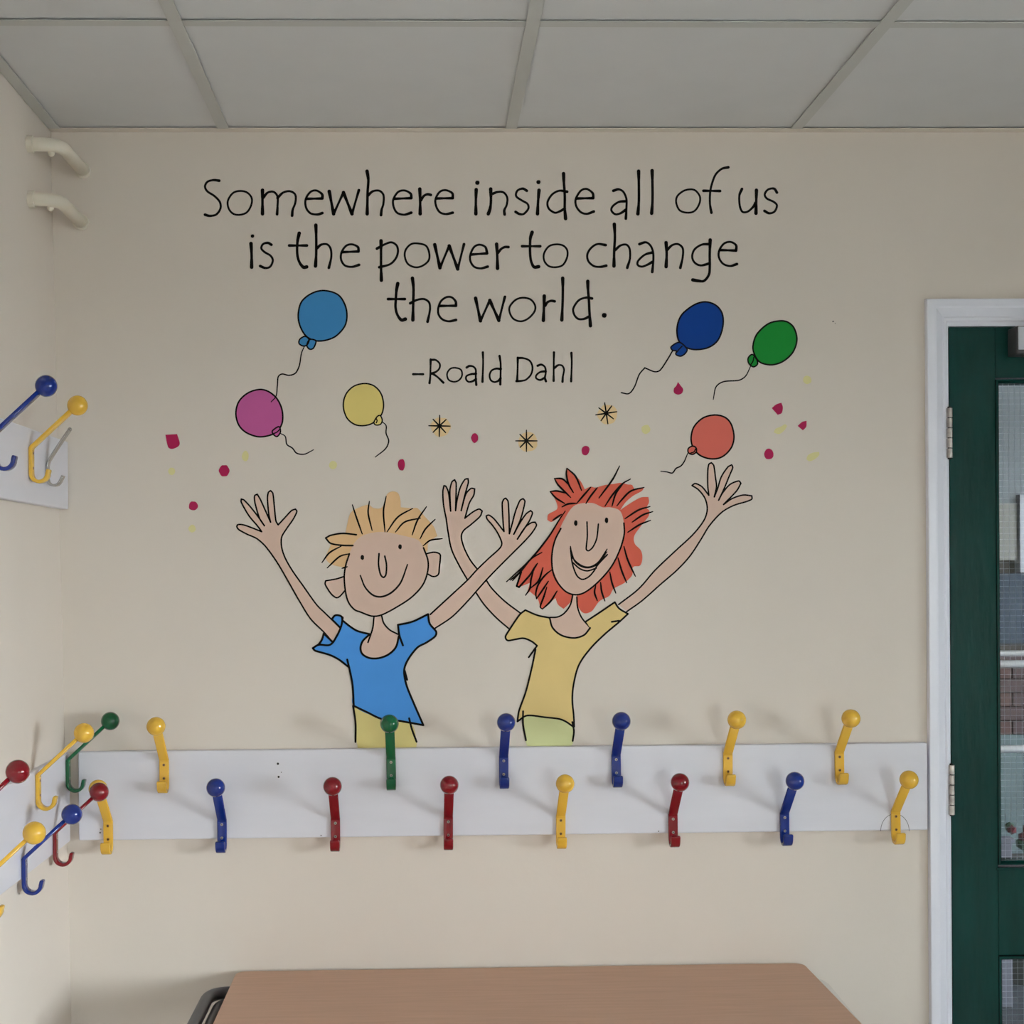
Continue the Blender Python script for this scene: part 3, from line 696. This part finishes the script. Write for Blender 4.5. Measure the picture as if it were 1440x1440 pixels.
balloon('pink','B1',[(250,818),(160,845),(90,910),(65,1000),(85,1090),(140,1150),(230,1185),(310,1180),(380,1150),(425,1080),(425,980),(385,890),(320,835)],
 [[(350,1140),(400,1108),(412,1150),(385,1185),(355,1165)]], [(412,1160),(450,1185),(462,1245),(505,1275),(540,1315),(600,1322),(670,1288)], 'magenta pink painted balloon, leftmost of the balloons', inner=[(352,1165),(385,1150),(410,1125)])
balloon('lemon','B1',[(1065,772),(980,795),(920,860),(902,950),(930,1040),(990,1090),(1060,1100),(1130,1080),(1195,1020),(1215,940),(1195,850),(1140,790)],
 [[(1140,1075),(1165,1030),(1190,1022),(1205,1060),(1190,1090),(1155,1095)]], [(1205,1070),(1235,1100),(1235,1160),(1255,1220),(1230,1280),(1150,1345)], 'yellow painted balloon over the fair-haired painted head', 1.8, inner=[(1158,1045),(1165,1062),(1158,1078)])
balloon('navy','B2',[(680,75),(600,95),(510,165),(475,250),(480,340),(520,395),(600,420),(700,405),(770,350),(805,250),(800,160),(755,100)],
 [[(490,368),(430,400),(440,425),(468,430),(465,455),(500,468),(535,445),(545,415)]], [(440,430),(405,490),(350,570),(310,580),(240,552),(200,600),(165,690),(125,738),(70,732)], 'deep blue painted balloon with wavy string, right of the words', inner=[(510,395),(488,418),(470,440)])
balloon('leaf','B2',[(1215,212),(1130,235),(1050,310),(1022,400),(1040,470),(1080,515),(1160,530),(1240,505),(1310,440),(1340,350),(1320,265),(1275,222)],
 [[(1018,455),(988,480),(992,520),(1025,545),(1055,525),(1048,490)]], [(1005,540),(970,610),(920,642),(810,652),(755,690),(735,780)], 'green painted balloon, rightmost of the balloons', inner=[(1028,475),(1022,505),(1005,530)])
balloon('coral','B2',[(745,893),(660,915),(595,980),(575,1060),(590,1130),(640,1185),(720,1210),(800,1195),(865,1130),(885,1050),(865,960),(820,910)],
 [[(585,1118),(555,1135),(555,1165),(585,1178),(612,1160),(610,1130)]], [(550,1170),(525,1230),(500,1262),(465,1280),(440,1312),(400,1305),(355,1300)], "coral red painted balloon just above a raised hand", inner=[(572,1168),(595,1160),(606,1140)])
# --- confetti and bursts
def confetti(color, sheet, pts, label):
    bm = bmesh.new(); q = P2(sheet, pts); cx_ = sum(a for a, b in q)/len(q); cz_ = min(b for a, b in q)
    fill(bm, [(a-cx_, b-cz_) for a, b in q], lay(1))
    o = obj('painted_confetti', bm, M['p_'+color]); o.location = (cx_, 0, cz_)
    tag(o, label, 'painted confetti', 'painted confetti spots')
def el(x, y, rx, ry, rot=0): return blobp((x, y), rx, ry, 12, int(x), rot)
confetti('crimson','CF',[(65,110),(150,105),(168,180),(120,212),(85,200)], 'largest crimson confetti spot, square-ish, at the far left')
confetti('crimson','CF',el(490,370,37,42), 'round crimson confetti spot just below left of the pink balloon')
confetti('crimson','CF',el(266,625,33,34), 'small round crimson confetti spot left of the raised left hand')
confetti('confettiyellow','CF',el(110,375,24,28), 'pale yellow confetti spot under the largest crimson one')
confetti('confettiyellow','CF',el(643,265,24,38), 'tall pale yellow confetti spot right under the pink balloon')
confetti('confettiyellow','CF',el(1278,330,30,30), 'pale yellow confetti spot under the yellow balloon, above the fair hair')
confetti('confettiyellow','CF',el(258,790,25,28), 'lowest pale yellow confetti spot at the far left')
confetti('crimson','ST',el(98,455,20,34), 'tall crimson confetti spot above the fair-haired child')
confetti('crimson','ST',el(510,304,19,27), 'crimson confetti spot between the two left bursts')
confetti('crimson','ST',el(1133,374,22,27,.3), 'crimson confetti spot above the tuft of red hair')
confetti('crimson','B3',[(352,178),(368,200),(387,228),(378,255),(350,264),(325,250),(325,222),(340,205)], "drop-shaped crimson confetti spot under the deep blue balloon")
confetti('crimson','B3',[(985,355),(1015,330),(1050,318),(1060,350),(1052,388),(1025,400)], 'largest crimson confetti spot right of the coral balloon')
confetti('crimson','B3',[(1160,475),(1190,448),(1220,440),(1218,480),(1195,505)], 'rightmost crimson confetti spot')
confetti('crimson','B3',el(965,665,33,35), "lowest crimson confetti spot right of the coral balloon")
confetti('confettiyellow','B3',el(1225,165,28,29), 'pale yellow confetti spot below right of the green balloon, highest of the right side')
confetti('confettiyellow','B3',el(135,498,30,31), 'pale yellow confetti spot left of the coral balloon')
confetti('confettiyellow','B3',[(998,520),(1010,495),(1045,480),(1075,462),(1090,475),(1070,505),(1035,530)], 'slanting pale yellow confetti spot right of the coral balloon')
confetti('confettiyellow','B3',[(1218,700),(1230,672),(1265,655),(1305,650),(1305,672),(1275,700),(1240,714)], 'widest pale yellow confetti spot, lowest on the right')
for (x, y), lab, a0 in (((312, 236), 'orange burst with black rays above the gap left of the hands', .02), ((801, 320), 'orange burst with black rays, lowest of the three', .0), ((1250, 165), 'orange burst with black rays, highest and rightmost of the three', -.15)):
    p = Paint('painted_burst', lab, 'painted burst', 'painted starbursts')
    p.fill('glow_patch', 'peach', [P2('ST', blobp((x+8, y+6), 56, 54, 13, int(x)))], 1)
    p.ink('rays', [P2('ST', [(x-math.cos(a0+k*PI/4)*(60 if k % 2 == 0 else 52), y-math.sin(a0+k*PI/4)*(60 if k % 2 == 0 else 52)), (x, y), (x+math.cos(a0+k*PI/4)*(60 if k % 2 == 0 else 50), y+math.sin(a0+k*PI/4)*(60 if k % 2 == 0 else 52))]) for k in range(4)], 1.9, 2, taper=.3)
    p.done()
# --- painted child with red hair (under the other child's crossing arm)
g = Paint('painted_child', 'painted child with wild red hair, yellow top and raised arms', 'painted figure', base=2)
handL = P2('H2',[(460,1245),(370,1090),(280,900),(240,700),(220,560),(190,400),(182,250),(195,185),(215,190),(245,260),(270,470),(265,370),(262,230),(285,140),(315,118),(332,160),(325,465),(345,330),(380,200),(430,115),(465,105),(468,150),(430,290),(388,465),(440,280),(500,215),(540,220),(530,290),(480,380),(430,550),(520,480),(590,447),(625,470),(600,530),(500,620),(415,690),(390,760),(420,880),(490,1020),(575,1130)])
lowR = P2('AR',[(800,480),(860,570),(980,690),(1125,800)]); lowL = P2('AR',[(715,610),(790,720),(900,840),(1015,940)])
a = g.fill('arm', 'skin', [handL+lowR+P2('AR',[(1125,800),(1015,940)])+lowL[::-1][1:]], 0)
g.ink('arm_outline', [handL, lowR, lowL], 1.9, 1, a)
armR = P2('A2',[(65,1375),(250,1230),(400,1060),(600,870),(750,730),(850,600),(880,500),(860,400),(800,320),(740,280),(770,262),(830,290),(895,370),(885,280),(885,150),(895,85),(918,70),(940,95),(955,200),(965,290),(945,385),(975,310),(1010,200),(1070,110),(1105,90),(1115,115),(1080,200),(1035,310),(985,415),(1020,350),(1090,270),(1170,238),(1190,260),(1150,330),(1030,455),(1110,400),(1210,368),(1290,375),(1290,405),(1240,428),(1120,465),(1010,530),(900,650),(820,780),(720,930),(600,1060),(450,1190),(280,1340),(140,1440)])
a = g.fill('arm', 'skin', [armR], 0); g.ink('arm_outline', [armR], 1.9, 1, a)
hair = [(570,55),(640,115),(700,180),(735,250),(790,225),(830,235),(920,210),(1000,200),(1070,190),(1130,205),(1170,210),(1195,245),(1280,235),(1260,265),(1180,310),(1110,370),(1062,440),(1150,380),(1250,325),(1320,320),(1325,370),(1300,420),(1330,450),(1320,500),(1250,590),(1190,680),(1195,750),(1250,810),(1265,880),(1245,950),(1180,965),(1170,1040),(1100,1110),(1000,1165),(960,1230),(870,1280),(800,1370),(730,1390),(680,1340),(655,1240),(620,1230),(600,1290),(540,1350),(490,1310),(465,1250),(345,1350),(325,1330),(300,1255),(230,1190),(200,1215),(230,1110),(120,1155),(110,1130),(150,1010),(230,900),(400,690),(510,500),(430,550),(390,530),(400,480),(480,430),(470,360),(420,270),(540,265),(450,150),(520,150),(580,195)]
hr = g.fill('hair', 'redhair', [P2('G1', hair)], 2)
nk = g.fill('neck', 'skin', [P2('T2',[(715,20),(720,45),(700,130),(660,190),(590,235),(520,245),(530,300),(580,370),(650,405),(740,420),(820,395),(875,330),(800,250),(770,170),(758,60),(755,20)])], 3)
g.ink('neck_outline', [P2('T2',[(722,45),(700,130),(650,200),(590,235),(520,240)]), P2('T2',[(758,60),(765,150),(800,240),(875,330)])], 1.9, 4, nk)
fc = g.fill('face', 'skin', [P2('G1',[(640,400),(800,375),(900,415),(970,415),(1060,450),(1095,560),(1095,680),(1060,800),(980,960),(860,1100),(740,1195),(650,1218),(560,1190),(480,1080),(435,940),(440,800),(480,680),(540,540)])], 5)
g.ink('face_outline', [P2('G1',[(515,610),(460,720),(432,860),(440,1000),(480,1100),(560,1190),(650,1220),(740,1195),(860,1100),(980,960),(1060,800),(1098,660),(1095,560)])], 2.0, 6, fc)
for x, y in ((652,560),(935,535)):
    bm = bmesh.new(); fill(bm, P2('G1', blobp((x,y),16,27,12,1)), lay(g.base+6)); obj('eye', bm, M['ink'], fc)
g.ink('nose', [P2('G1',[(755,550),(758,680),(748,800),(770,815),(810,780),(845,700),(860,570)])], 1.9, 6, fc, sharp=120)
g.ink('mouth', [P2('G1',[(603,775),(625,880),(700,950),(780,965),(860,920),(940,800)]), P2('G1',[(606,800),(640,905),(705,958),(780,968),(858,932),(938,825)])], 2.2, 6, fc, taper=.4)
g.ink('lips', [P2('G1',[(603,790),(620,930),(660,1040),(710,1078),(770,1055),(820,1000),(850,950),(942,850)]), P2('G1',[(625,925),(690,980),(760,1000),(840,975)])], 1.9, 7, fc)
HS = [[(570,55),(565,110),(585,200),(630,280)],[(570,55),(650,130),(705,260)],[(455,150),(490,210),(605,325)],[(455,150),(530,155),(590,210)],[(415,270),(480,265),(560,285)],[(415,270),(470,330),(550,380)],[(790,230),(720,310),(660,380)],[(850,235),(790,310),(745,380)],[(660,378),(580,385),(525,412)],[(1055,35),(990,160),(865,330)],[(1155,155),(1080,200),(990,300),(920,405)],[(1085,200),(1020,290),(985,405)],[(1280,232),(1160,265),(1080,340),(1030,402)],[(1335,408),(1230,440),(1105,520)],[(1360,455),(1270,485),(1170,552)],[(1340,535),(1240,575),(1130,645)],
 [(555,450),(500,530),(400,690),(230,900),(15,1100)],[(520,480),(440,535)],[(340,830),(240,890),(150,1000),(70,1090)],[(200,930),(130,1020),(50,1085)],[(300,930),(240,1020)],[(150,1010),(108,1140),(130,1150),(220,1050),(265,990)],[(265,990),(240,1080),(230,1160),(190,1225)],[(350,970),(310,1090),(235,1160)],[(435,988),(370,1040),(310,1120),(285,1200),(290,1258)],[(400,1095),(350,1170),(290,1258)],[(385,1150),(360,1230),(325,1330),(345,1352)],[(480,1185),(420,1280),(345,1352)],[(1095,775),(1130,900),(1200,1050)],[(1040,880),(1075,1000),(1120,1110)],[(965,1010),(985,1110),(1020,1205)],[(880,1105),(890,1190),(920,1278)],[(835,1135),(825,1200),(850,1275)]]
g.ink('hair_strokes', [P2('G1', s) for s in HS], 2.3, 8, taper=.45)
sh = g.fill('shirt', 'yellowshirt', [P2('T2',[(305,175),(410,220),(520,243),(545,330),(620,395),(730,420),(820,395),(875,332),(838,275),(960,195),(1092,105),(1130,150),(1208,205),(1130,280),(1000,390),(880,510),(780,650),(735,800),(720,950),(732,1190),(620,1130),(480,1115),(320,1103),(235,1155),(280,980),(330,780),(380,600),(405,490),(330,435),(260,425),(170,445),(135,425),(145,370),(200,300),(260,205)])], 6)
g.ink('shirt_outline', [P2('T2', s) for s in ([(305,175),(410,220),(520,243)],[(305,175),(255,215),(160,355),(130,410),(150,442),(220,432),(290,423),(360,450),(408,488)],[(408,488),(335,590)],[(395,520),(360,690),(310,890),(250,1060),(235,1155)],[(235,1155),(320,1103),(480,1118),(600,1132),(660,1155),(725,1200)],[(838,275),(960,195),(1092,105)],[(1092,105),(1130,160),(1208,208)],[(1208,208),(1130,280),(1000,390),(880,510),(780,650),(735,800),(718,950),(730,1100),(735,1200)],[(1065,278),(1130,268)],[(520,250),(545,330),(620,395),(730,420),(820,395),(875,332)])], 2.2, 7, sh)
tr = g.fill('skirt', 'palegreen', [P2('T2',[(285,1120),(320,1103),(480,1118),(620,1135),(730,1195),(725,1340),(700,1370),(320,1370),(290,1260)])], 5)
g.ink('skirt_outline', [P2('T2', s) for s in ([(285,1065),(285,1180),(310,1320)],[(718,1160),(732,1240),(722,1325)])], 2.3, 7, tr)
g.done()
# --- painted child with fair hair
b = Paint('painted_child', 'painted child with fair hair, blue T-shirt and raised arms', 'painted figure', base=6)
pl = P2('H1',[(700,1210),(560,970),(430,790),(330,700),(220,650),(130,600),(105,565),(120,542),(180,545),(280,580),(385,622),(340,560),(240,440),(155,290),(155,255),(185,265),(260,345),(350,460),(415,555),(360,470),(310,300),(305,220),(335,200),(370,260),(420,370),(485,515),(465,430),(450,250),(460,180),(485,160),(510,190),(525,320),(545,500),(570,545),(640,470),(720,385),(765,368),(780,395),(740,480),(650,610),(608,690),(610,800),(650,920),(730,1060),(850,1230),(1000,1440)])
leftarm = P2('T1',[(400,490),(330,410),(220,300),(120,140)])+pl+P2('T1',[(340,250),(470,375)])
a = b.fill('arm', 'skin', [nospike(leftarm)], 0); b.ink('arm_outline', [leftarm], 1.9, 1, a)
rarm = P2('AR',[(295,812)])+P2('H2',[(250,1440),(460,1245),(570,1125),(700,1000),(820,890),(845,830),(800,720),(740,630),(680,560),(670,525),(700,515),(760,560),(870,700),(860,600),(850,380),(870,335),(890,325),(915,360),(925,500),(930,725),(960,620),(1000,470),(1050,350),(1085,330),(1105,360),(1080,480),(1045,590),(980,730),(1050,600),(1120,500),(1170,465),(1190,490),(1160,570),(1110,650),(1020,785),(1110,650),(1180,600),(1220,595),(1235,630),(1180,720),(1080,830),(960,950),(800,1110),(680,1235),(560,1370),(500,1440)])+P2('AR',[(500,830),(330,945)])
a = b.fill('arm', 'skin', [nospike(rarm)], 0); b.ink('arm_outline', [rarm], 1.9, 1, a)
b.fill('hair', 'blond', [P2('F1',[(440,255),(560,215),(620,250),(700,240),(750,110),(800,80),(860,95),(885,160),(890,240),(1000,250),(1060,250),(1130,330),(1220,430),(1260,530),(1170,600),(1160,680),(1120,700),(1000,560),(700,500),(500,540),(420,640),(330,850),(220,830),(150,790),(130,740),(180,620),(150,570),(140,545),(200,515),(330,500),(350,400),(380,300)])], 0)
for pts in ([(318,940),(240,965),(130,985),(125,1020),(180,1110),(235,1155),(275,1140),(328,1080)],[(1150,710),(1230,695),(1285,715),(1290,760),(1280,850),(1270,920),(1220,942),(1160,915)]):
    e = b.fill('ear', 'skin', [P2('F1', pts)], 1); b.ink('ear_outline', [P2('F1', pts)], 1.9, 2, e)
nk = b.fill('neck', 'skin', [P2('T1',[(755,270),(755,290),(745,370),(720,430),(660,500),(640,560),(670,610),(750,635),(840,620),(920,570),(965,500),(960,430),(880,390),(835,330),(822,270)])], 1)
fc = b.fill('face', 'skin', [P2('F1',[(370,710),(330,830),(318,940),(330,1090),(360,1200),(420,1275),(480,1300),(600,1340),(700,1325),(850,1250),(1000,1150),(1110,1030),(1160,900),(1165,780),(1120,650),(1060,570),(900,525),(700,490),(520,520),(420,600)])], 3)
b.ink('face_outline', [P2('F1',[(370,712),(335,820),(318,940),(330,1090),(360,1200),(420,1275),(480,1300),(600,1342),(700,1328),(850,1250),(1000,1150),(1110,1030),(1160,900),(1165,780),(1120,650)])], 2.0, 4, fc)
for x, y in ((501,748),(883,640)):
    bm = bmesh.new(); fill(bm, P2('F1', blobp((x,y),18,26,12,1)), lay(b.base+4)); obj('eye', bm, M['ink'], fc)
b.ink('nose', [P2('F1',[(670,710),(665,820),(685,920),(715,950),(740,920),(745,820),(728,735)])], 2.1, 4, fc, sharp=120)
b.ink('mouth', [P2('F1',[(480,930),(530,1050),(610,1130),(700,1145),(800,1100),(890,1000),(958,820)])], 2.3, 4, fc, taper=.3)
b.ink('hair_strokes', [P2('F1', s) for s in ([(400,215),(440,340),(500,510)],[(572,180),(560,300),(600,475)],[(742,130),(715,280),(730,490)],[(750,490),(860,340),(1010,252)],[(835,492),(930,390),(1090,350)],[(1150,235),(1060,370),(1005,520)],[(1238,362),(1140,460),(1085,560)],[(1115,632),(1190,575),(1310,558)],[(440,518),(300,505),(180,525),(130,552),(180,605),(290,625),(405,628)],[(290,632),(170,700),(92,800)],[(370,710),(270,740),(145,855)],[(295,858),(350,842)])], 2.1, 4, taper=.45)
sh = b.fill('shirt', 'blueshirt', [P2('T1',[(490,315),(560,370),(620,405),(718,430),(660,490),(642,550),(660,600),(720,632),(800,632),(880,600),(940,540),(968,450),(958,352),(1080,325),(1212,262),(1230,340),(1282,430),(1240,475),(1120,545),(1040,650),(1010,750),(1040,880),(1100,1040),(1172,1198),(970,1160),(820,1145),(585,1035),(582,880),(545,710),(430,630),(240,552),(285,524),(385,522),(440,450),(480,360)]),
    P2('T1',[(400,305),(430,272),(480,280),(490,320),(470,375)]), P2('T1',[(330,425),(290,520),(380,525),(405,490)])], 4)
b.ink('shirt_outline', [P2('T1', s) for s in ([(490,315),(560,370),(620,405),(718,430)],[(492,290),(480,360),(440,450),(385,520),(290,520),(240,548),(260,570),(380,605),(460,645),(545,710)],[(400,305),(430,272),(480,280),(490,320)],[(400,305),(470,375)],[(332,425),(315,480),(285,522)],[(332,425),(400,490)],
    [(530,645),(550,730),(575,860),(585,1035)],[(585,1035),(700,1090),(820,1145),(970,1162),(1172,1198)],[(958,352),(1080,325),(1212,262)],[(1212,262),(1225,340),(1280,410),(1270,450),(1200,500),(1120,545),(1040,650),(1010,740),(1030,860),(1090,1010),(1172,1198)],[(958,352),(970,440),(1000,525)],[(1015,740),(1035,815)],[(715,435),(660,490),(642,550),(660,600),(720,632),(800,632),(880,600),(940,540),(965,450)])], 2.5, 5, sh)
b.ink('neck_outline', [P2('T1',[(755,290),(745,380),(705,500)]), P2('T1',[(820,275),(840,340),(890,395),(960,432)])], 1.9, 6, nk)
tr = b.fill('trousers', 'paleyellow', [P2('T1',[(585,1040),(700,1090),(820,1145),(1060,1175),(1115,1340),(1110,1400),(620,1400),(600,1250)])], 3)
b.ink('trouser_outline', [P2('T1', s) for s in ([(580,1035),(600,1180),(600,1340)],[(1052,1140),(1075,1230),(1115,1338)])], 2.4, 5, tr)
b.done()
